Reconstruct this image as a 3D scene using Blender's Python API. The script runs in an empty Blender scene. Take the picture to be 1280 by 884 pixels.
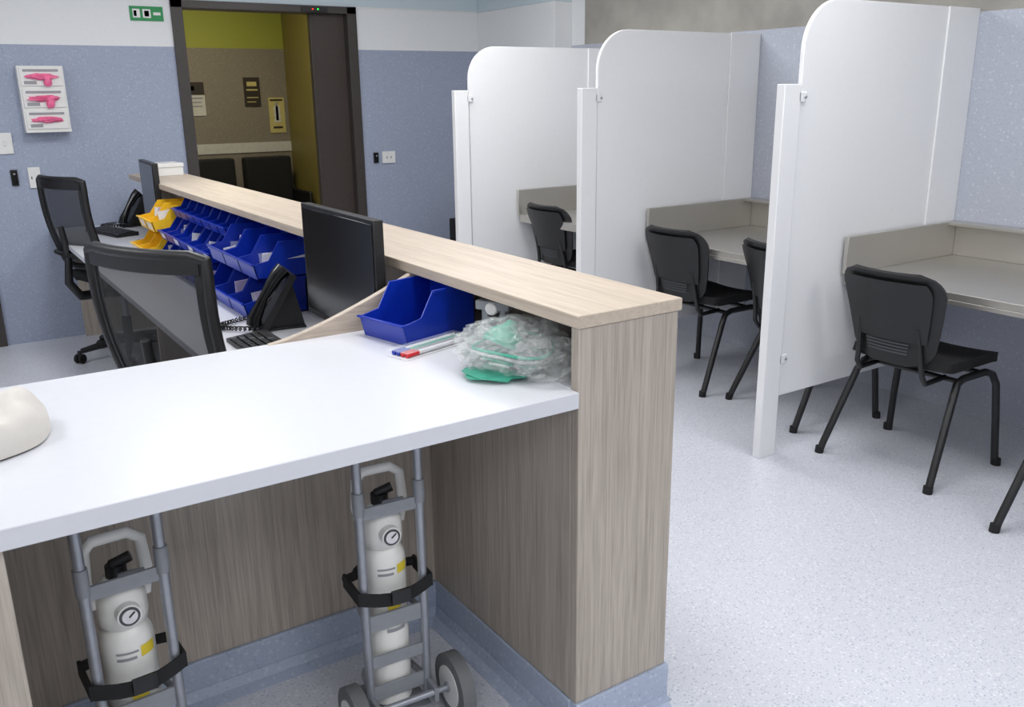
import bpy, bmesh, math, random
import numpy as np
from mathutils import Vector, Matrix, noise
random.seed(7)
sc=bpy.context.scene
try:
    sc.view_settings.view_transform='Standard'
    sc.view_settings.look='None'
except Exception: pass
MAT={}
def s2l(c):
    return tuple(((v/255)/12.92 if v/255<=.04045 else ((v/255+.055)/1.055)**2.4) for v in c)+(1,)
def newmat(name):
    m=bpy.data.materials.new(name); m.use_nodes=True; MAT[name]=m
    nt=m.node_tree; bs=nt.nodes["Principled BSDF"]; return m,nt,bs
def plain(name,rgb,rough=.5,metal=0,alpha=1,emis=0,trans=0,nz=.06,nscale=40,bump=0,spec=None):
    m,nt,bs=newmat(name); N=nt.nodes; L=nt.links
    tc=N.new('ShaderNodeTexCoord'); no=N.new('ShaderNodeTexNoise'); no.inputs['Scale'].default_value=nscale; no.inputs['Detail'].default_value=4
    L.new(tc.outputs['Object'],no.inputs['Vector'])
    cr=N.new('ShaderNodeValToRGB'); c=s2l(rgb)
    cr.color_ramp.elements[0].position=.3; cr.color_ramp.elements[1].position=.7
    cr.color_ramp.elements[0].color=tuple(max(0,x*(1-nz)) for x in c[:3])+(1,); cr.color_ramp.elements[1].color=tuple(min(1,x*(1+nz)) for x in c[:3])+(1,)
    L.new(no.outputs['Fac'],cr.inputs['Fac']); L.new(cr.outputs['Color'],bs.inputs['Base Color'])
    bs.inputs['Roughness'].default_value=rough; bs.inputs['Metallic'].default_value=metal; bs.inputs['Alpha'].default_value=alpha
    bs.inputs['Transmission Weight'].default_value=trans
    if spec is not None: bs.inputs['Specular IOR Level'].default_value=spec
    if emis: bs.inputs['Emission Color'].default_value=c; bs.inputs['Emission Strength'].default_value=emis
    if bump:
        b=N.new('ShaderNodeBump'); b.inputs['Strength'].default_value=bump; b.inputs['Distance'].default_value=.002
        L.new(no.outputs['Fac'],b.inputs['Height']); L.new(b.outputs['Normal'],bs.inputs['Normal'])
    return m
def speckle(name,base,dark,light,rough=.4,scale=75,thr=.16,amt=.8):
    m,nt,bs=newmat(name); N=nt.nodes; L=nt.links
    tc=N.new('ShaderNodeTexCoord')
    b=N.new('ShaderNodeRGB'); b.outputs[0].default_value=s2l(base); prev=b.outputs[0]
    for i,(sc_,col,t,am) in enumerate([(scale,dark,thr,amt),(scale*.8,light,thr*1.2,amt),(scale*1.9,dark,thr*1.3,amt*.7),(scale*.42,light,thr*.6,amt)]):
        mp=N.new('ShaderNodeMapping'); mp.inputs['Location'].default_value=(i*3.1,i*1.7,i*2.3); L.new(tc.outputs['Object'],mp.inputs['Vector'])
        v=N.new('ShaderNodeTexVoronoi'); v.inputs['Scale'].default_value=sc_; L.new(mp.outputs[0],v.inputs['Vector'])
        lt=N.new('ShaderNodeMath'); lt.operation='LESS_THAN'; lt.inputs[1].default_value=t*1.6; L.new(v.outputs['Distance'],lt.inputs[0])
        sp=N.new('ShaderNodeSeparateColor'); L.new(v.outputs['Color'],sp.inputs[0])
        g=N.new('ShaderNodeMath'); g.operation='GREATER_THAN'; g.inputs[1].default_value=.45; L.new(sp.outputs[0],g.inputs[0])
        mu=N.new('ShaderNodeMath'); mu.operation='MULTIPLY'; L.new(lt.outputs[0],mu.inputs[0]); L.new(g.outputs[0],mu.inputs[1])
        mu2=N.new('ShaderNodeMath'); mu2.operation='MULTIPLY'; mu2.inputs[1].default_value=am; L.new(mu.outputs[0],mu2.inputs[0])
        mx=N.new('ShaderNodeMix'); mx.data_type='RGBA'; L.new(mu2.outputs[0],mx.inputs[0]); L.new(prev,mx.inputs[6]); mx.inputs[7].default_value=s2l(col); prev=mx.outputs[2]
    L.new(prev,bs.inputs['Base Color']); bs.inputs['Roughness'].default_value=rough
    return m
def wood(name,a,b,stretch,rough=.45):
    m,nt,bs=newmat(name); N=nt.nodes; L=nt.links
    tc=N.new('ShaderNodeTexCoord'); mp=N.new('ShaderNodeMapping'); mp.inputs['Scale'].default_value=stretch; L.new(tc.outputs['Object'],mp.inputs['Vector'])
    n1=N.new('ShaderNodeTexNoise'); n1.inputs['Scale'].default_value=1; n1.inputs['Detail'].default_value=4; n1.inputs['Roughness'].default_value=.6; L.new(mp.outputs[0],n1.inputs['Vector'])
    mp2=N.new('ShaderNodeMapping'); mp2.inputs['Scale'].default_value=tuple(x*4 for x in stretch); L.new(tc.outputs['Object'],mp2.inputs['Vector'])
    n2=N.new('ShaderNodeTexNoise'); n2.inputs['Scale'].default_value=1; n2.inputs['Detail'].default_value=3; L.new(mp2.outputs[0],n2.inputs['Vector'])
    ad=N.new('ShaderNodeMath'); ad.operation='MULTIPLY_ADD'; ad.inputs[1].default_value=.4; L.new(n2.outputs['Fac'],ad.inputs[0])
    mm=N.new('ShaderNodeMath'); mm.operation='MULTIPLY'; mm.inputs[1].default_value=.6; L.new(n1.outputs['Fac'],mm.inputs[0]); L.new(mm.outputs[0],ad.inputs[2])
    cr=N.new('ShaderNodeValToRGB'); cr.color_ramp.elements[0].position=.34; cr.color_ramp.elements[1].position=.62
    cr.color_ramp.elements[0].color=s2l(b); cr.color_ramp.elements[1].color=s2l(a)
    L.new(ad.outputs[0],cr.inputs['Fac']); L.new(cr.outputs['Color'],bs.inputs['Base Color']); bs.inputs['Roughness'].default_value=rough
    return m
speckle('floor_vinyl',(212,215,224),(150,159,180),(234,236,241),rough=.3,scale=85,amt=.6)
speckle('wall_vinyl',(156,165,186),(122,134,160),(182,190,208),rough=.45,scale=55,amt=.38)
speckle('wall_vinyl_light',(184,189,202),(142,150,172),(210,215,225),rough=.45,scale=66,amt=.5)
speckle('cove_vinyl',(172,183,204),(138,151,176),(200,208,222),rough=.4,scale=70,amt=.45)
speckle('corridor_vinyl',(136,127,114),(104,94,84),(160,150,134),rough=.5,scale=50,amt=.4)
wood('wood_vertical',(188,178,166),(156,146,135),(60,60,1.6))
wood('wood_ledge',(203,189,172),(180,165,148),(55,1.6,55))
wood('wood_edge',(196,182,166),(168,154,140),(3,40,40))
plain('white_paint',(228,230,232),.6,nz=.01)
plain('upper_wall_blue',(200,214,222),.6,nz=.01)
plain('ceiling_white',(240,240,240),.8,nz=.01)
plain('white_laminate',(213,215,221),.3,nz=.01)
plain('white_panel',(236,237,239),.45,nz=.008)
plain('stainless',(200,197,191),.36,metal=.8,nz=.02,nscale=5)
plain('concrete',(160,157,150),.5,nz=.16,nscale=4)
plain('black_plastic',(26,26,28),.42,nz=.1)
plain('black_fabric',(22,22,24),.85,nz=.25,nscale=300,bump=.4)
plain('black_gloss',(12,12,15),.16)
plain('black_mesh',(14,14,16),.7,alpha=.82)
plain('rubber',(26,26,28),.8)
plain('grey_rubber',(110,112,114),.7)
plain('frame_brown',(62,56,54),.4)
plain('door_dark',(64,56,52),.35)
plain('olive_wall',(122,110,58),.5,nz=.03)
plain('green_wall',(156,158,62),.6,nz=.03)
plain('sign_dark',(52,44,38),.5); plain('sign_white',(205,202,195),.5); plain('sign_yellow',(200,186,120),.5)
plain('green_sign',(28,140,78),.4); plain('white_plastic',(228,228,226),.35,nz=.01)
plain('pink_glove',(238,110,155),.5,nz=.15,bump=.3)
plain('blue_plastic',(14,48,165),.28,nz=.05)
plain('yellow_plastic',(246,196,40),.35)
plain('paper',(225,225,228),.7); plain('paper_lilac',(205,190,220),.7); plain('red_plastic',(205,30,40),.35)
plain('silver_tube',(160,164,172),.38,metal=.55); plain('grey_plastic',(140,144,150),.45)
plain('cyl_white',(236,236,232),.3,nz=.01); plain('label_yellow',(230,205,60),.5); plain('label_grey',(150,150,155),.5)
plain('mask_green',(80,190,162),.3,alpha=.7); plain('clear_bag',(240,245,245),.05,alpha=.15,nz=.02,nscale=20,bump=0)
plain('white_cap',(208,204,198),.8,nz=.02,bump=.2); plain('key_grey',(70,72,76),.5)
plain('screen_lcd',(90,100,105),.2); plain('light_panel',(255,255,255),.5,emis=2.0)
plain('led_red',(255,40,30),.5,emis=3); plain('led_green',(40,255,80),.5,emis=3)

class B:
    def __init__(s,name): s.name=name; s.bm=bmesh.new(); s.mats=[]
    def mi(s,m):
        if m not in s.mats: s.mats.append(m)
        return s.mats.index(m)
    def faces(s,vs,fs,m,M=None):
        k=s.mi(m); V=[s.bm.verts.new((M@Vector(v)) if M else v) for v in vs]
        for f in fs:
            try: F=s.bm.faces.new([V[i] for i in f]); F.material_index=k
            except ValueError: pass
        return V
    def box(s,x0,x1,y0,y1,z0,z1,m,M=None):
        if x0>x1:x0,x1=x1,x0
        if y0>y1:y0,y1=y1,y0
        vs=[(x0,y0,z0),(x1,y0,z0),(x1,y1,z0),(x0,y1,z0),(x0,y0,z1),(x1,y0,z1),(x1,y1,z1),(x0,y1,z1)]
        s.faces(vs,[(0,3,2,1),(4,5,6,7),(0,1,5,4),(1,2,6,5),(2,3,7,6),(3,0,4,7)],m,M)
    def prism(s,pts,a0,a1,m,axis='y',M=None):
        n=len(pts)
        def P(p,a):
            return {'y':(p[0],a,p[1]),'x':(a,p[0],p[1]),'z':(p[0],p[1],a)}[axis]
        vs=[P(p,a0) for p in pts]+[P(p,a1) for p in pts]
        fs=[tuple(range(n)),tuple(range(2*n-1,n-1,-1))]+[(i,(i+1)%n,(i+1)%n+n,i+n) for i in range(n)]
        s.faces(vs,fs,m,M)
    def tube(s,pts,r,m,seg=10,M=None,rs=None,cap=True,sq=None):
        P=[Vector(p) for p in pts]; n=len(P); rings=[]
        up=None
        for i in range(n):
            t=(P[min(i+1,n-1)]-P[max(i-1,0)]).normalized()
            if up is None:
                up=Vector((0,0,1)) if abs(t.z)<.9 else Vector((1,0,0))
            a=t.cross(up)
            if a.length<1e-4: a=t.cross(Vector((0,1,0)))
            a.normalize(); b=a.cross(t).normalized(); up=b
            rr=rs[i] if rs else r
            ka,kb=sq if sq else (1,1)
            rings.append([P[i]+(a*math.cos(2*math.pi*k/seg)*ka+b*math.sin(2*math.pi*k/seg)*kb)*rr for k in range(seg)])
        vs=[v for R in rings for v in R]; fs=[]
        for i in range(n-1):
            for k in range(seg):
                k2=(k+1)%seg; fs.append((i*seg+k,i*seg+k2,(i+1)*seg+k2,(i+1)*seg+k))
        if cap: fs+= [tuple(range(seg-1,-1,-1)),tuple(range((n-1)*seg,n*seg))]
        s.faces(vs,fs,m,M)
    def lathe(s,prof,m,seg=24,M=None):
        vs=[];fs=[]
        for r,z in prof:
            for k in range(seg): a=2*math.pi*k/seg; vs.append((max(r,1e-4)*math.cos(a),max(r,1e-4)*math.sin(a),z))
        n=len(prof)
        for i in range(n-1):
            for k in range(seg): k2=(k+1)%seg; fs.append((i*seg+k,i*seg+k2,(i+1)*seg+k2,(i+1)*seg+k))
        fs+=[tuple(range(seg-1,-1,-1)),tuple(range((n-1)*seg,n*seg))]
        s.faces(vs,fs,m,M)
    def grid(s,fn,nu,nv,m,th=0,M=None):
        pts=[[Vector(fn(i/(nu-1),j/(nv-1))) for j in range(nv)] for i in range(nu)]
        def nrm(i,j):
            a=pts[min(i+1,nu-1)][j]-pts[max(i-1,0)][j]; b=pts[i][min(j+1,nv-1)]-pts[i][max(j-1,0)]
            c=a.cross(b); return c.normalized() if c.length>1e-9 else Vector((1,0,0))
        vs=[pts[i][j] for i in range(nu) for j in range(nv)]
        I=lambda i,j:i*nv+j
        fs=[(I(i,j),I(i+1,j),I(i+1,j+1),I(i,j+1)) for i in range(nu-1) for j in range(nv-1)]
        if th:
            o=len(vs); vs+=[pts[i][j]-nrm(i,j)*th for i in range(nu) for j in range(nv)]
            fs+=[tuple(o+x for x in reversed(f)) for f in list(fs)]
            for i in range(nu-1): fs+=[(I(i,0)+o,I(i+1,0)+o,I(i+1,0),I(i,0)),(I(i,nv-1),I(i+1,nv-1),I(i+1,nv-1)+o,I(i,nv-1)+o)]
            for j in range(nv-1): fs+=[(I(0,j),I(0,j+1),I(0,j+1)+o,I(0,j)+o),(I(nu-1,j)+o,I(nu-1,j+1)+o,I(nu-1,j+1),I(nu-1,j))]
        s.faces(vs,fs,m,M)
    def blob(s,c,r,m,amp=.2,freq=3,sub=3,seed=0,flat=None,M=None,ridge=False):
        t=bmesh.new(); bmesh.ops.create_icosphere(t,subdivisions=sub,radius=1)
        vs=[];idx={}
        for i,v in enumerate(t.verts):
            idx[v]=i; d=v.co.normalized()
            n1=noise.noise(d*freq+Vector((seed,seed*1.7,0))); n2=noise.noise(d*freq*2.7+Vector((0,seed,3)))
            if ridge: n1=.5-2*abs(n1); n2=.3-2*abs(n2)
            k=1+amp*(n1+.6*n2)
            p=Vector((d.x*r[0]*k,d.y*r[1]*k,d.z*r[2]*k))+Vector(c)
            if flat is not None and p.z<flat: p.z=flat
            vs.append(p)
        fs=[tuple(idx[v] for v in f.verts) for f in t.faces]; t.free()
        s.faces(vs,fs,m,M)
    def done(s,loc=(0,0,0),rot=0,bevel=.003,smooth=True,seg=2):
        bmesh.ops.recalc_face_normals(s.bm,faces=s.bm.faces[:])
        me=bpy.data.meshes.new(s.name); s.bm.to_mesh(me); s.bm.free()
        for m in s.mats: me.materials.append(MAT[m])
        if smooth:
            me.polygons.foreach_set('use_smooth',[True]*len(me.polygons))
            me.set_sharp_from_angle(angle=math.radians(42))
        o=bpy.data.objects.new(s.name,me); sc.collection.objects.link(o)
        o.location=loc; o.rotation_euler=(0,0,rot)
        if bevel:
            md=o.modifiers.new('bevel','BEVEL'); md.width=bevel; md.segments=seg; md.limit_method='ANGLE'; md.angle_limit=math.radians(50); md.harden_normals=False
        return o

def arc(cx,cz,r,a0,a1,n=8):
    return [(cx+r*math.cos(math.radians(a0+(a1-a0)*i/n)),cz+r*math.sin(math.radians(a0+(a1-a0)*i/n))) for i in range(n+1)]

# ---------------- ROOM
XL,YF,ZC=-4.2,-4.0,2.75
XW,YB=2.76,5.11
VZ=1.89; WZ=2.19
b=B('floor'); b.box(XL,XW+.1,YF,8.2,-.1,0,'floor_vinyl'); b.done(bevel=0)
b=B('ceiling'); b.box(XL,XW+.1,YF,8.2,ZC,ZC+.1,'ceiling_white'); b.done(bevel=0)
b=B('wall_back')
dx0,dx1,dz=.19,1.53,2.19
for (x0,x1) in [(XL,dx0),(dx1,XW+.1)]:
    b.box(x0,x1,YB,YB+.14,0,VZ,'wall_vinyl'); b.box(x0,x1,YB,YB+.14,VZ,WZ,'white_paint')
b.box(XL,XW+.1,YB,YB+.14,WZ,ZC,'upper_wall_blue'); b.done(bevel=0)
b=B('wall_right')
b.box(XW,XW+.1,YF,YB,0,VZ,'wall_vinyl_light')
b.box(XW,XW+.1,YF,3.9,VZ,ZC,'concrete'); b.box(XW,XW+.1,3.9,YB,VZ,ZC,'white_paint')
b.done(bevel=0)
b=B('wall_column'); b.box(2.60,XW,4.05,YB,0,WZ,'white_paint'); b.box(2.60,XW,4.05,YB,WZ,ZC,'upper_wall_blue'); b.done(bevel=.004)
b=B('wall_left'); b.box(XL-.1,XL,YF,YB+.14,0,ZC,'white_paint'); b.done(bevel=0)
b=B('wall_front'); b.box(XL,XW+.1,YF-.1,YF,0,ZC,'white_paint'); b.done(bevel=0)
b=B('trim_picture_rail'); b.box(XL,dx0,YB-.006,YB,WZ-.004,WZ+.004,'white_plastic'); b.box(dx1,2.6,YB-.006,YB,WZ-.004,WZ+.004,'white_plastic'); b.done(bevel=0)
b=B('door_1')
fw_=.075
b.box(dx0,dx0+fw_,YB-.02,YB+.16,0,dz,'frame_brown'); b.box(dx1-fw_,dx1,YB-.02,YB+.16,0,dz,'frame_brown')
b.box(dx0,dx1,YB-.02,YB+.16,dz-.05,dz,'frame_brown')
b.box(1.19,dx1-fw_,YB+.05,YB+.09,.01,dz-.05,'door_dark')
b.box(1.185,1.2,YB+.045,YB+.095,.01,dz-.05,'frame_brown')
b.box(1.10,1.30,YB-.03,YB,dz-.045,dz-.01,'black_plastic'); b.box(1.18,1.19,YB-.034,YB-.03,dz-.03,dz-.022,'led_red'); b.box(1.22,1.23,YB-.034,YB-.03,dz-.03,dz-.022,'led_green')
b.done(bevel=.003)
b=B('door_2')
b.box(-1.19,-1.09,YB-.02,YB,0,WZ,'frame_brown'); b.box(-2.1,-1.19,YB-.012,YB,0,WZ-.06,'door_dark'); b.box(-2.2,-2.1,YB-.02,YB,0,WZ,'frame_brown'); b.box(-2.1,-1.19,YB-.02,YB,WZ-.06,WZ,'frame_brown'); b.done()
YC=8.0; K=(YC+1.47)/(7+1.47)
cxx=lambda x:-1.43+(x+1.43)*K
czz=lambda z:1.558+(z-1.558)*K
b=B('wall_corridor_back')
b.box(-.6,2.1,YC,YC+.1,0,1.0,'corridor_vinyl'); b.box(-.6,2.1,YC-.01,YC+.1,1.0,1.1,'sign_white'); b.box(-.6,2.1,YC,YC+.1,1.1,czz(1.98),'corridor_vinyl'); b.box(-.6,2.1,YC,YC+.1,czz(1.98),ZC,'green_wall'); b.done(bevel=0)
b=B('wall_corridor_right'); b.box(2.0,2.1,YB+.14,YC,0,ZC,'olive_wall')
b.prism([(6.3+.06*math.cos(a),1.7+(.14 if math.sin(a)>0 else -.14)+.05*math.sin(a)) for a in [i*math.pi/8 for i in range(16)]],1.985,2.0,'sign_white',axis='x'); b.done(bevel=0)
b=B('wall_corridor_left'); b.box(-.7,-.6,YB+.14,YC,0,ZC,'green_wall'); b.done(bevel=0)
def sign(name,x0,x1,z0,z1,y,m,marks):
    b=B(name); b.box(x0,x1,y-.008,y,z0,z1,m)
    w=x1-x0;h=z1-z0
    for (a,c,d,e,mm) in marks: b.box(x0+a*w,x0+c*w,y-.010,y-.008,z0+d*h,z0+e*h,mm)
    return b.done(bevel=0)
sign('notice_poster',cxx(.70),cxx(.87),czz(1.40),czz(1.69),YC,'sign_white',[(0,1,.62,1,'sign_dark'),(.1,.9,.5,.55,'label_grey'),(.1,.8,.38,.42,'label_grey'),(.1,.85,.26,.3,'label_grey'),(.15,.5,.75,.88,'sign_white')])
sign('wall_sign',cxx(1.23),cxx(1.38),czz(1.47),czz(1.73),YC,'sign_dark',[(.2,.8,.7,.85,'sign_yellow'),(.15,.85,.55,.6,'sign_yellow'),(.15,.85,.3,.33,'sign_yellow'),(.15,.7,.15,.18,'sign_yellow')])
sign('hand_hygiene_poster',cxx(1.45),cxx(1.60),czz(1.23),czz(1.55),YC,'sign_yellow',[(.3,.7,.3,.75,'sign_white'),(.42,.58,.35,.85,'label_grey'),(.1,.9,.9,.95,'sign_dark'),(.2,.8,.12,.18,'sign_dark')])
def waiting_chair(loc,rot):
    b=B('waiting_armchair')
    b.box(-.28,.28,-.24,.24,.22,.45,'black_fabric'); b.box(-.32,-.16,-.24,.24,.25,.96,'black_fabric')
    for s in (-1,1):
        b.box(-.3,.28,s*.265-.02,s*.265+.02,.2,.62,'black_plastic')
        for x in(-.24,.22): b.box(x-.02,x+.02,s*.25-.02,s*.25+.02,0,.22,'black_plastic')
    return b.done(loc,rot,bevel=.03,seg=4)
waiting_chair((1.08,7.62,0),-math.pi/2); waiting_chair((1.67,7.62,0),-math.pi/2)
waiting_chair((2.28,4.6,0),-math.pi/2)
bpy.data.objects['waiting_armchair.002'].scale=(.8,.62,.62)
sign('exit_sign',-.07,.14,2.05,2.14,YB,'green_sign',[(.08,.3,.2,.8,'white_plastic'),(.11,.2,.3,.7,'green_sign'),(.38,.62,.2,.8,'white_plastic'),(.43,.57,.3,.7,'green_sign'),(.7,.92,.4,.6,'white_plastic')])
b=B('glove_dispenser'); x0,x1,z0,z1=-.79,-.53,1.37,1.76; y=YB-.001
b.box(x0,x1,y-.09,y,z0,z1,'white_plastic')
for i in range(3):
    zc=z0+.065+i*.13
    b.box(x0+.012,x1-.012,y-.098,y-.09,zc-.055,zc+.055,'white_plastic'); b.box(x0+.03,x0+.10,y-.1,y-.098,zc-.045,zc-.025,'label_grey')
    b.box(x0+.03,x1-.03,y-.1,y-.098,zc+.03,zc+.045,'label_grey')
    b.blob((x0+.13,y-.10,zc),(.085,.025,.018),'pink_glove',.5,3,3,seed=i)
    if i: b.blob((x0+.16,y-.11,zc-.03),(.025,.015,.03),'pink_glove',.4,3,2,seed=i+5)
b.box(x0,x1,y-.1,y,z0-.012,z0,'white_plastic'); b.done(bevel=.003)
def plate(name,x0,x1,z0,z1,m,kind):
    b=B(name); y=YB; b.box(x0,x1,y-.012,y,z0,z1,m); xc=(x0+x1)/2; zc=(z0+z1)/2
    if kind=='switch': b.box(xc-.008,xc+.008,y-.018,y-.012,zc-.015,zc+.015,m)
    if kind=='socket':
        for d in(-.018,.018): b.box(xc+d-.003,xc+d+.003,y-.0135,y-.012,zc-.01,zc+.008,'key_grey')
        b.box(xc-.006,xc+.006,y-.016,y-.012,zc+.02,zc+.035,m)
    if kind=='reader': b.box(x0+.006,x1-.006,y-.02,y-.012,z0+.01,z1-.01,'black_gloss'); b.box(xc-.006,xc+.006,y-.021,y-.02,z1-.03,z1-.02,'label_grey')
    b.done(bevel=.002)
plate('light_switch',-.96,-.87,1.23,1.36,'white_plastic','switch')
plate('access_reader',-.91,-.87,1.03,1.13,'black_plastic','reader')
plate('power_socket',-.81,-.74,1.01,1.14,'white_plastic','socket')
plate('access_reader',1.615,1.655,1.045,1.125,'black_plastic','reader')
plate('power_socket',1.69,1.80,1.04,1.13,'white_plastic','socket')

# ---------------- RECEPTION COUNTER
W=.291; ZD=.9265; LY=4.62
b=B('reception_counter')
b.box(-W-.006,.006,-.006,LY,1.07,1.1,'wood_ledge')
b.box(-W,0,0,.028,.12,1.07,'wood_vertical')
b.box(-.026,0,.028,LY,.12,1.07,'wood_vertical')
b.box(-.14,-.03,LY-.03,LY,.12,1.07,'wood_vertical')
b.box(-W,-W+.02,.028,.78,.12,ZD-.038,'wood_vertical')
b.box(-1.75,-W+.02,.71,.735,.12,ZD-.038,'wood_vertical')
b.box(-3.6,-W-.0005,-.004,.78,ZD-.038,ZD,'white_laminate')
b.box(-W-.0005,-.03,.03,.78,ZD-.038,ZD,'white_laminate')
b.box(-3.6,-1.41,.02,.71,0,ZD-.038,'wood_vertical')
b.box(-1.75,-.7,.78,.80,.5,ZD-.002,'white_laminate')
pr=[(-.72,.5),(-.72,ZD)]+[(-.72+.43*t,ZD+.144*(t**1.35)) for t in [i/10 for i in range(1,11)]]+[(-.03,1.07),(-.03,.5)]
b.prism(pr,.78,.80,'wood_edge',axis='y')
b.box(-.74,-.027,.80,5.10,.712,.74,'white_laminate')
for y in (.9,2.7,5.07): b.box(-.62,-.03,y-.012,y+.012,0.0,.712,'wood_vertical')
b.box(-W-.004,.008,-.008,.02,0,.12,'cove_vinyl'); b.box(-.02,.008,.02,LY,0,.12,'cove_vinyl')
b.box(-W-.006,-W+.02,.02,.71,0,.12,'cove_vinyl'); b.box(-1.41,-W,.70,.73,0,.12,'cove_vinyl')
b.prism([(-W-.006,0),(-W-.05,0),(-W-.018,.012),(-W-.006,.04)],.02,.70,'cove_vinyl',axis='y')
b.prism([(.70,0),(.655,0),(.688,.012),(.70,.04)],-1.41,-W,'cove_vinyl',axis='x')
b.prism([(.008,0),(.03,0),(.014,.008),(.008,.03)],-.008,LY,'cove_vinyl',axis='y')
b.prism([(-.008,0),(-.03,0),(-.014,.008),(-.008,.03)],-W,.008,'cove_vinyl',axis='x')
b.done(bevel=.0025)

# ---------------- CARRELS
Y1,S=.98,1.288
PX=1.575
for i in range(3):
    y=Y1+i*S
    b=B('privacy_screen')
    r=.20; top=[1.905,1.868,1.845][i]
    prof=[(XW-.001,.27),(XW-.001,top)]+arc(PX+r,top-r,r,90,180,10)+[(PX,.27)]
    b.prism(prof,y,y+.02,'white_panel',axis='y')
    b.box(1.465,1.565,y-.010,y+.03,0,1.58,'white_panel')
    for z in (1.53,.44):
        b.box(1.555,1.60,y-.010,y,z-.02,z+.02,'white_panel'); b.tube([(1.59,y-.016,z),(1.59,y-.010,z)],.007,'silver_tube')
    b.box(2.52,XW-.001,y-.010,y,.27,top,'white_panel')
    b.done(bevel=.004)
def carrel_desk(y0,y1):
    b=B('carrel_desk')
    xw=XW-.001
    b.box(1.94,xw,y0,y1,.745,.775,'stainless')
    b.box(1.94,1.955,y0,y1,.725,.745,'stainless')
    b.box(1.92,xw,y1-.02,y1,.775,.94,'stainless')
    b.box(xw-.09,xw,y0,y1-.02,.925,.94,'stainless'); b.box(xw-.02,xw,y0,y1-.02,.775,.925,'stainless')
    b.done(bevel=.002)
carrel_desk(-1.5,Y1-.014); carrel_desk(Y1+.03,Y1+S-.014); carrel_desk(Y1+S+.03,Y1+2*S-.014)

def stack_chair(x,y,rot):
    b=B('stacking_chair')
    def seat(u,v):
        d=min(v,1-v)*.42; r=.06; hw=.225
        if d<r: hw-= r-math.sqrt(max(0,r*r-(r-d)**2))
        yy=(u*2-1)*hw; xx=-.19+v*.43
        z=.465-.012*math.cos((u-.5)*math.pi)*1 - (.02*((v-.8)/.2)**2 if v>.8 else 0)+ (.012*((.15-v)/.15) if v<.15 else 0)
        return (xx,yy,z)
    b.grid(seat,13,17,'black_fabric',th=.04)
    def back(u,v):
        z=.475+v*.39
        d=min(v,1-v)*.39; r=.085; hw=.165+.065*min(1,v*1.25)**.8
        if d<r: hw-= r-math.sqrt(max(0,r*r-(r-d)**2))
        t=(u*2-1)
        x=-.225-.055*v-.05*v*v+ .045*t*t*(hw/.2)**2
        return (x,t*hw,z)
    b.grid(back,15,25,'black_plastic',th=-.016)
    def inner(u,v):
        p=back(.08+.84*u,.28+.64*v); return (p[0]-.0175,p[1],p[2])
    b.grid(inner,10,12,'black_plastic',th=-.003)
    for k in range(4):
        zc=.14+.035*k
        b.grid(lambda u,v:(lambda p:(p[0]-.0165,p[1],p[2]))(back(.25+.5*u,zc+.015*v)),8,2,'key_grey',th=-.001)
    for s in(-1,1):
        b.tube([(-.265,s*.262,0),(-.245,s*.258,.05),(-.10,s*.225,.37),(-.07,s*.215,.41),(-.02,s*.21,.422),(.14,s*.21,.422),(.19,s*.215,.405),(.212,s*.225,.36),(.222,s*.24,.2),(.235,s*.255,.0)],.0155,'black_plastic')
        b.tube([(-.05,s*.15,.42),(-.19,s*.15,.415),(-.215,s*.15,.45),(-.225,s*.14,.52),(-.25,s*.13,.65)],.011,'black_plastic')
        for px in(-.265,.235): b.tube([(px,s*.262,0),(px*.99,s*.261,.03)],.019,'rubber')
    b.tube([(-.05,-.21,.415),(-.05,.21,.415)],.011,'black_plastic'); b.tube([(.14,-.21,.415),(.14,.21,.415)],.011,'black_plastic')
    return b.done((x,y,0),rot,bevel=0)
stack_chair(2.01,.61,0)
stack_chair(2.13,1.985,.02)
stack_chair(2.16,1.30,-.21)
stack_chair(2.21,3.24,.0)
stack_chair(1.91,-.24,0)

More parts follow.
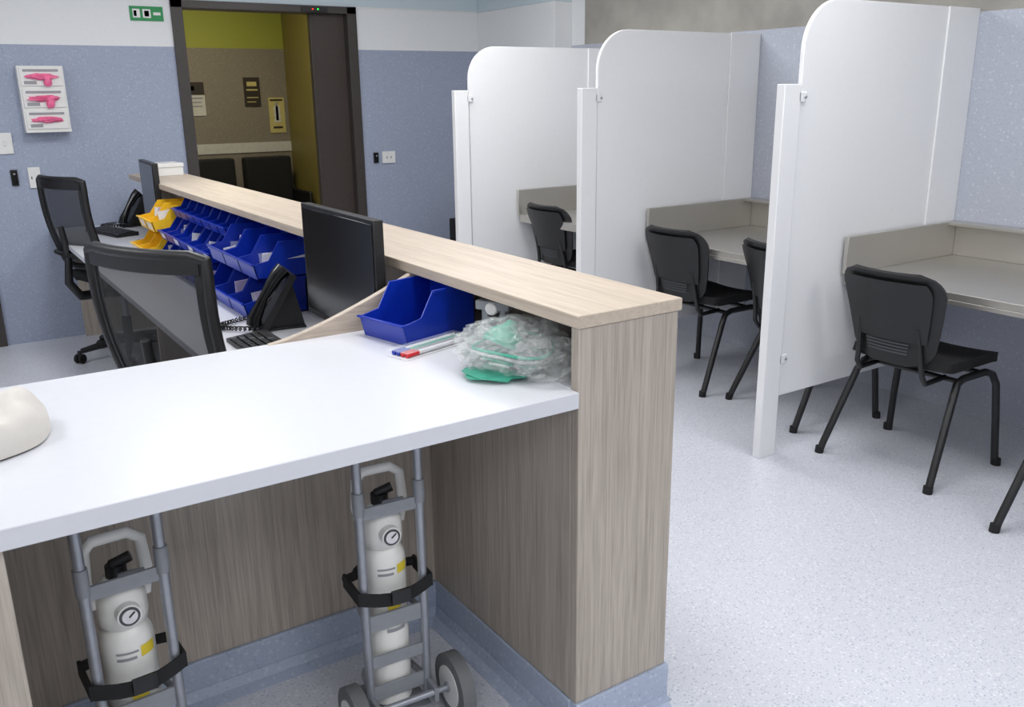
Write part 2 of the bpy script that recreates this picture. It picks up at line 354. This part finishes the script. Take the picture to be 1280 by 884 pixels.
def task_chair(name,x,y,rot,arms=True,hb=1.10,hwb=.235):
    b=B(name)
    for k in range(5):
        a=k*2*math.pi/5+.35; c,s_=math.cos(a),math.sin(a)
        b.tube([(0,0,.11),(c*.12,s_*.12,.10),(c*.29,s_*.29,.075)],.02,'black_plastic',rs=[.03,.024,.016])
        M=Matrix.Translation((c*.30,s_*.30,.03))@Matrix.Rotation(a+.6,4,'Z')
        for d in(-.016,.016): b.tube([(0,d-.009,0),(0,d+.009,0)],.03,'rubber',seg=14,M=M)
        b.tube([(c*.30,s_*.30,.03),(c*.30,s_*.30,.08)],.012,'black_plastic')
    b.tube([(0,0,.08),(0,0,.25)],.03,'black_plastic'); b.tube([(0,0,.25),(0,0,.42)],.018,'silver_tube')
    b.box(-.12,.1,-.09,.09,.40,.44,'black_plastic')
    def seat(u,v):
        d=min(v,1-v)*.46; r=.09; hw=.24
        if d<r: hw-= r-math.sqrt(max(0,r*r-(r-d)**2))
        return (-.2+v*.46,(u*2-1)*hw,.505-.012*math.cos((u-.5)*math.pi)-(.03*((v-.8)/.2)**2 if v>.8 else 0)-.012*(abs(u*2-1))**6)
    b.grid(seat,15,17,'black_fabric',th=.06)
    H0=.60
    def back(u,v,k=1):
        z=H0+v*(hb-H0); d=min(v,1-v)*(hb-H0); r=.03; hw=hwb-.006+.012*v
        if d<r: hw-= r-math.sqrt(max(0,r*r-(r-d)**2))
        t=u*2-1
        return (-.25-.09*v+.05*t*t-.03*math.sin(v*math.pi),t*hw,z)
    b.grid(lambda u,v:back(.05+.9*u,.04+.92*v),13,17,'black_mesh')
    loop=[]
    n=12
    for i in range(n+1): loop.append(back(0,.04+.92*i/n))
    for i in range(1,n): loop.append(back(i/n,.985))
    for i in range(n+1): loop.append(back(1,.04+.92*(n-i)/n))
    for i in range(1,n): loop.append(back(1-i/n,.015))
    loop.append(loop[0]); b.tube(loop,.018,'black_plastic',cap=False)
    b.grid(lambda u,v:(lambda p:(p[0]-.012,p[1],p[2]))(back(.03+.94*u,.88+.11*v)),11,4,'black_plastic',th=-.022)
    for s_ in(-1,1):
        b.grid(lambda u,v:(lambda p:(p[0]-.006,p[1],p[2]))(back((.02+.05*u) if s_<0 else (.93+.05*u),.05+.9*v)),4,14,'black_plastic',th=-.010)
    b.tube([(-.1,0,.42),(-.27,0,.43),(-.33,0,.52),(-.31,0,.68),(-.33,0,.85)],.02,'black_plastic',rs=[.03,.028,.025,.02,.016])
    b.tube([(-.27,-.2,.68),(-.315,0,.68),(-.27,.2,.68)],.016,'black_plastic')
    if arms:
        for s_ in(-1,1):
            b.tube([(0,s_*.2,.43),(0,s_*.28,.44),(0,s_*.29,.5),(-.02,s_*.29,.66)],.016,'black_plastic')
            b.box(-.14,.12,s_*.29-.04,s_*.29+.04,.66,.69,'black_plastic')
    return b.done((x,y,0),rot,bevel=.004)
task_chair('office_chair',-.46,4.40,math.radians(22),hwb=.225,hb=1.13)
task_chair('office_chair',-.63,1.50,math.radians(28),arms=False,hb=1.125,hwb=.25)

# ---------------- DESK EQUIPMENT
def monitor(x,y,rot,w=.56,top=1.22,h=.335):
    b=B('computer_monitor')
    b.box(-.008,.022,-w/2,w/2,top-h,top,'black_plastic'); b.box(-.011,-.008,-w/2+.012,w/2-.012,top-h+.02,top-.012,'black_gloss')
    b.box(.03,.05,-.03,.03,.75,top-.12,'black_plastic'); b.box(.02,.035,-.05,.05,top-.25,top-.12,'black_plastic')
    b.box(-.09,.12,-.12,.12,.741,.752,'black_plastic')
    return b.done((x,y,.0),rot,bevel=.003)
monitor(-.37,1.11,.0,h=.37)
monitor(-.30,4.04,-.05,w=.46,top=1.21)
def keyboard(x,y,rot,z=.741):
    b=B('keyboard'); b.prism([(-.07,0),(.07,0),(.07,.024),(-.07,.012)],-.22,.22,'black_plastic',axis='y')
    for r in range(5):
        for c in range(15):
            xx=-.055+r*.024; yy=-.2+c*.0275; zz=.0125+(xx+.07)/.14*.012
            b.box(xx-.0095,xx+.0095,yy-.011,yy+.011,zz,zz+.006,'key_grey' if (r+c)%7==0 else 'black_plastic')
    return b.done((x,y,z),rot,bevel=.001)
keyboard(-.545,1.36,.0); keyboard(-.44,4.62,.25)
def phone(x,y,rot,z=.741):
    b=B('desk_phone')
    T=math.radians(-58)
    M=Matrix.Translation((0,0,.10))@Matrix.Rotation(T,4,'Y')
    b.box(-.11,.12,-.11,.11,-.012,.012,'black_plastic',M)
    b.box(.03,.10,-.035,.10,.012,.016,'screen_lcd',M)
    for r in range(4):
        for c in range(3): b.box(-.085+r*.024,-.068+r*.024,-.02+c*.03,.002+c*.03,.012,.017,'key_grey',M)
    for r in range(4): b.box(-.08+r*.024,-.07+r*.024,.075,.098,.012,.016,'label_grey',M)
    b.tube([(-.105,-.075,.035),(-.08,-.075,.045),(0,-.075,.05),(.09,-.075,.045),(.125,-.075,.035)],.018,'black_gloss',M=M,rs=[.028,.026,.017,.026,.030],seg=12)
    b.prism([(-.06,0),(.10,0),(.06,.18),(.03,.17)],-.07,.07,'black_plastic',axis='y')
    pts=[]
    for i in range(110):
        t=i/109; a=i*1.3; pts.append((-.07-.12*math.sin(t*math.pi)+.008*math.cos(a),-.07+.20*t,.012+.008*math.sin(a)))
    b.tube(pts,.0035,'black_gloss',seg=5)
    b.box(-.09,.10,-.08,.08,0,.008,'black_plastic')
    return b.done((x,y,z),rot,bevel=.002)
phone(-.40,1.70,-.15); phone(-.25,4.93,.1)

def bin_(b,x,y,z,d,w,h,m,content=None,label=True):
    t=.004
    side=[(-d/2-.015,h*.42),(-d/2,0),(d/2,0),(d/2,h),(-d*.12,h),(-d*.30,h*.5)]
    for yy in(y-w/2,y+w/2-t): b.prism([(x+p[0],z+p[1]) for p in side],yy,yy+t,m,axis='y')
    b.box(x-d/2,x+d/2,y-w/2,y+w/2,z,z+t,m); b.box(x+d/2-t,x+d/2,y-w/2,y+w/2,z,z+h,m)
    b.prism([(x-d/2-.015,z+h*.42),(x-d/2,z),(x-d/2+t,z),(x-d/2-.011,z+h*.42)],y-w/2,y+w/2,m,axis='y')
    b.box(x-d*.12,x+d/2,y-w/2-.004,y-w/2,z+h-.008,z+h,m); b.box(x-d*.12,x+d/2,y+w/2,y+w/2+.004,z+h-.008,z+h,m)
    b.box(x-d/2-.022,x-d/2-.012,y-w/2-.003,y+w/2+.003,z+h*.40,z+h*.44,m)
    if label: b.prism([(x-d/2-.0135,z+h*.34),(x-d/2-.0035,z+h*.08),(x-d/2-.0015,z+h*.08),(x-d/2-.0115,z+h*.34)],y-w*.28,y+w*.28,'paper',axis='y')
    if content:
        for k in range(4):
            yy=y-w/2+.012+(w-.03)*k/4; hh=h*(.35+.4*random.random())
            M=Matrix.Translation((x+.01+random.uniform(-.02,.02),yy,z+.005))@Matrix.Rotation(random.uniform(-.2,.2),4,'X')@Matrix.Rotation(random.uniform(-.2,.2),4,'Y')
            b.box(-d*.30,d*.25,0,.005,0,hh,['paper','paper_lilac','clear_bag','paper'][k],M)
b=B('blue_storage_bins')
for tier in range(2):
    for k in range(3):
        bin_(b,-.33+.05*tier,1.95+k*.205,.741+tier*.145,.24,.195,.14,'blue_plastic','paper' if (k+tier)%3!=2 else None,label=False)
    for k in range(7):
        bin_(b,-.33+.05*tier,2.57+k*.135,.741+tier*.11,.22,.125,.105,'blue_plastic','paper' if (k+tier)%2==0 else None,label=(k%2==0))
for k in range(7): bin_(b,-.23,2.57+k*.135,.961,.16,.125,.10,'blue_plastic',None,label=False)
b.done(bevel=0)
b=B('yellow_storage_bins')
for tier in range(2):
    for k in range(2): bin_(b,-.34+.05*tier,3.53+k*.17,.741+tier*.14,.26,.16,.135,'yellow_plastic','paper' if tier else None)
b.done(bevel=0)
b=B('paper_stack')
for k in range(6): b.box(-.09+random.uniform(-.01,.01),.09,-.08,.08,k*.004,k*.004+.003,'paper_lilac' if k==5 else 'paper')
b.done((-.14,1.68,.741),.05,bevel=0)
b=B('document_box'); b.box(-.1,.1,-.09,.09,0,.07,'white_plastic'); b.box(-.104,.104,-.094,.094,.05,.074,'white_plastic'); b.done((-.14,4.4,1.1),.1,bevel=.003)

# bench items
b=B('blue_storage_bin'); bin_(b,0,0,0,.24,.185,.135,'blue_plastic',None,label=False); b.done((-.33,.665,ZD),.22,bevel=.001)
b=B('marker_pen_packet')
b.box(-.12,.12,-.035,.035,0,.003,'paper')
for k in range(4): b.tube([(-.07,-.024+k*.016,.010),(.11,-.024+k*.016,.010)],.006,['paper','grey_plastic','mask_green','paper'][k]); b.tube([(-.11,-.024+k*.016,.010),(-.07,-.024+k*.016,.010)],.0065,'red_plastic' if k<2 else 'blue_plastic')
b.box(-.12,.12,-.038,.038,.0175,.0185,'clear_bag')
b.done((-.385,.50,ZD),.28,bevel=.0005)
b=B('tape_dispenser')
b.box(-.03,.03,-.04,.04,0,.015,'grey_plastic'); b.box(-.012,.012,-.035,-.015,.015,.11,'grey_plastic'); b.box(-.012,.012,.015,.035,.015,.11,'grey_plastic'); b.box(-.028,.028,-.05,.045,.095,.12,'grey_plastic'); b.tube([(-.03,0,.10),(.03,0,.10)],.018,'white_plastic')
b.done((-.225,.44,ZD),.6,bevel=.004)
b=B('specimen_bottle')
b.lathe([(0,0),(.022,0),(.024,.004),(.024,.06),(.018,.07),(.016,.072)],'white_plastic',seg=20); b.lathe([(.018,.072),(.018,.09),(.016,.092),(0,.092)],'black_plastic',seg=20)
b.done((-.11,.36,ZD),0,bevel=0)
b=B('dressing_packet'); b.box(-.03,.03,-.05,.05,0,.05,'paper'); b.box(-.031,.031,-.051,.051,.012,.03,'label_grey'); b.done((-.09,.12,ZD),.1,bevel=.003)
b=B('oxygen_mask_in_bag')
b.blob((0,.0,.058),(.13,.13,.062),'clear_bag',.22,2.6,5,seed=2,flat=.002,ridge=True)
b.blob((.03,-.11,.045),(.09,.085,.045),'clear_bag',.25,3,5,seed=9,flat=.002,ridge=True)
b.blob((.0,.0,.05),(.11,.11,.05),'clear_bag',.25,3.5,5,seed=12,flat=.002,ridge=True)
b.blob((-.05,-.03,.012),(.09,.07,.010),'mask_green',.3,2,3,seed=4,flat=.001)
Mm=Matrix.Translation((.0,.04,.045))@Matrix.Rotation(.5,4,'Y')
b.lathe([(.055,0),(.053,.015),(.040,.035),(.020,.050),(.013,.066)],'mask_green',M=Mm,seg=20)
for j in range(4):
    rr=.055+.013*j; b.tube([(rr*math.cos(t*.4)-.01,rr*1.1*math.sin(t*.4)-.02,.02+.014*j+.008*math.sin(t*.9)) for t in range(17)],.0035,'mask_green' if j%2 else 'white_plastic',seg=6)
b.done((-.31,.235,ZD),0,bevel=0)
b=B('desk_stand')
b.box(-.04,.04,-.05,.05,0,.01,'black_plastic'); b.tube([(0,0,.01),(0,0,.12)],.01,'black_plastic'); b.tube([(-.03,0,.10),(.03,0,.12)],.016,'silver_tube'); b.done((-.09,.24,ZD),0,bevel=.002)
b=B('surgical_cap')
def cap(u,v):
    a=u*2*math.pi; k=math.sin(v*math.pi/2)**.62 if v>0 else 0
    w=1+.05*math.sin(3*a+1)+.03*math.sin(5*a)
    n=.022*noise.noise(Vector((math.cos(a)*k*2.2,math.sin(a)*k*2.2,4.3)))+.008*abs(noise.noise(Vector((math.cos(a)*k*5,math.sin(a)*k*5,1.3))))
    n*=min(1,(1-v)*3)
    return (.13*k*w*math.cos(a),.12*k*w*math.sin(a),.004+.078*(math.cos(v*math.pi/2)**.62)*(1+.12*math.sin(a+.6)*v)+n)
b.grid(cap,61,22,'white_cap',th=.003)
b.done((-1.415,.415,ZD),.3,bevel=0)

# oxygen trolleys
def trolley(x,y,rot):
    b=B('oxygen_cylinder_trolley')
    ty=-.065
    for s in(-1,1):
        b.tube([(s*.078,ty,.05),(s*.078,ty,.85)],.0115,'silver_tube',seg=14)
        b.tube([(s*.078,ty,.60),(s*.078,ty,.66)],.0145,'grey_plastic',seg=14)
        M=Matrix.Translation((s*.135,ty-.05,.085))
        b.tube([(-.018,0,0),(.018,0,0)],.085,'grey_rubber',seg=32,M=M); b.tube([(-.021,0,0),(.021,0,0)],.055,'white_plastic',seg=24,M=M); b.tube([(-.026,0,0),(.026,0,0)],.014,'grey_plastic',M=M)
        b.box(s*.078-.006,s*.078+.006,ty-.06,ty,.06,.10,'grey_plastic')
    b.tube([(-.15,ty-.05,.085),(.15,ty-.05,.085)],.009,'silver_tube')
    b.tube([(-.078,ty,.85),(-.07,ty,.865),(.07,ty,.865),(.078,ty,.85)],.0115,'silver_tube')
    for z,hh in((.60,.016),(.30,.022),(.19,.016),(.10,.02)): b.box(-.082,.082,ty-.004,ty+.004,z-hh,z+hh,'grey_plastic')
    for z in (.30,.10):
        b.tube([(-.075,ty,z)]+[(-.066*math.cos(t*math.pi/10),.066*math.sin(t*math.pi/10),z) for t in range(11)]+[(.075,ty,z)],.008,'grey_plastic')
    b.box(-.08,.08,ty-.02,.08,.022,.03,'grey_plastic')
    b.grid(lambda u,v:(-.095+.19*u,ty-.016-.014*math.sin(u*math.pi),.368-.016*math.sin(u*math.pi)+.036*v),9,2,'rubber',th=.004)
    b.box(-.02,.03,ty-.038,ty-.03,.358,.395,'black_plastic')
    for s in(-1,1): b.box(s*.095-.004,s*.095+.004,ty-.016,.03,.368,.404,'rubber')
    b.tube([(-.095,.03,.386)]+[(-.066*math.cos(t*math.pi/10),.02+.055*math.sin(t*math.pi/10),.386) for t in range(1,10)]+[(.095,.03,.386)],.012,'rubber',seg=8)
    M=Matrix.Translation((0,0,.03))
    b.lathe([(0,0),(.045,.0),(.057,.012),(.057,.405),(.055,.425),(.046,.445),(.038,.452)],'cyl_white',M=M,seg=32)
    for (a0,a1,z0,z1,mm) in [(-75,-40,.385,.41,'label_yellow'),(-125,-85,.385,.392,'label_grey'),(-125,-80,.40,.405,'label_grey'),(-110,-60,.255,.265,'label_grey'),(-120,-60,.32,.33,'label_grey'),(-110,-60,.225,.235,'label_grey'),(-105,-70,.29,.31,'label_yellow')]:
        b.grid(lambda u,v:(.0583*math.cos(math.radians(a0+(a1-a0)*u)),.0583*math.sin(math.radians(a0+(a1-a0)*u)),z0+(z1-z0)*v),8,2,mm,M=M)
    b.lathe([(.038,.445),(.050,.455),(.053,.475),(.052,.515),(.044,.545),(.028,.56)],'cyl_white',M=M,seg=24)
    b.tube([(0,-.07,.495),(0,-.045,.495)],.025,'white_plastic',seg=20,M=M); b.tube([(0,-.073,.495),(0,-.07,.495)],.021,'key_grey',seg=20,M=M)
    b.tube([(0,-.0735,.495),(0,-.072,.495)],.016,'paper',seg=20,M=M)
    b.tube([(-.002,-.0755,.495),(.010,-.0755,.505)],.002,'black_plastic',seg=5,M=M)
    b.tube([(0,0,.55),(0,0,.585)],.022,'black_plastic',M=M,seg=12); b.tube([(0,-.02,.565),(.045,-.045,.575)],.008,'silver_tube',M=M); b.tube([(-.01,0,.585),(.03,-.01,.60)],.012,'black_plastic',M=M)
    b.tube([(-.03,-.02,.55),(-.03,-.05,.56)],.010,'silver_tube',M=M)
    b.tube([(-.05,0,.50),(-.062,0,.56),(-.058,0,.63),(-.04,0,.65),(.03,0,.65),(.055,0,.63),(.060,0,.56),(.05,0,.50)],.010,'cyl_white',M=M,sq=(1,1.3))
    return b.done((x,y,0),rot,bevel=.0015)
trolley(-.60,.40,-.06); trolley(-1.21,.40,.06)

# ---------------- LIGHTS
def light(x,y,sx,sy,p,z=ZC,col=(.995,.99,.985)):
    b=B('ceiling_light_panel'); b.box(-sx/2-.02,sx/2+.02,-sy/2-.02,sy/2+.02,-.02,0,'white_plastic'); b.box(-sx/2,sx/2,-sy/2,sy/2,-.024,-.02,'light_panel')
    o=b.done((x,y,z),bevel=0)
    l=bpy.data.lights.new('tube_light','AREA'); l.shape='RECTANGLE'; l.size=sx; l.size_y=sy; l.energy=p; l.color=col
    lo=bpy.data.objects.new('tube_light',l); sc.collection.objects.link(lo); lo.parent=o; lo.location=(0,0,-.03)
for x in(-2.6,-.4,1.3):
    for y,p in((-2.4,20),(.4,15),(2.9,22)): light(x,y,.6,1.2,p)
light(.9,6.6,.6,.6,21,col=(1,.92,.68))
w=bpy.data.worlds.new('World'); sc.world=w; w.use_nodes=True; w.node_tree.nodes['Background'].inputs[0].default_value=(.9,.95,1,1); w.node_tree.nodes['Background'].inputs[1].default_value=.3

# ---------------- CAMERA
f,yaw,pi_,ro,cx,cy,h=1115.03,.5816,.2837,-.0130,-1.4313,-1.4707,1.5578
sy,cy_=math.sin(yaw),math.cos(yaw); cp,sp=math.cos(pi_),math.sin(pi_)
fw=Vector((sy*cp,cy_*cp,-sp)); r=Vector((cy_,-sy,0)); u=r.cross(fw)
c,s=math.cos(ro),math.sin(ro); r2=c*r+s*u; u2=-s*r+c*u
cam=bpy.data.cameras.new('camera'); co=bpy.data.objects.new('camera',cam); sc.collection.objects.link(co)
M=Matrix((( r2.x,u2.x,-fw.x,cx),(r2.y,u2.y,-fw.y,cy),(r2.z,u2.z,-fw.z,h),(0,0,0,1)))
co.matrix_world=M; cam.sensor_width=36; cam.sensor_fit='HORIZONTAL'; cam.lens=36*f/1280; cam.clip_start=.05
sc.camera=co
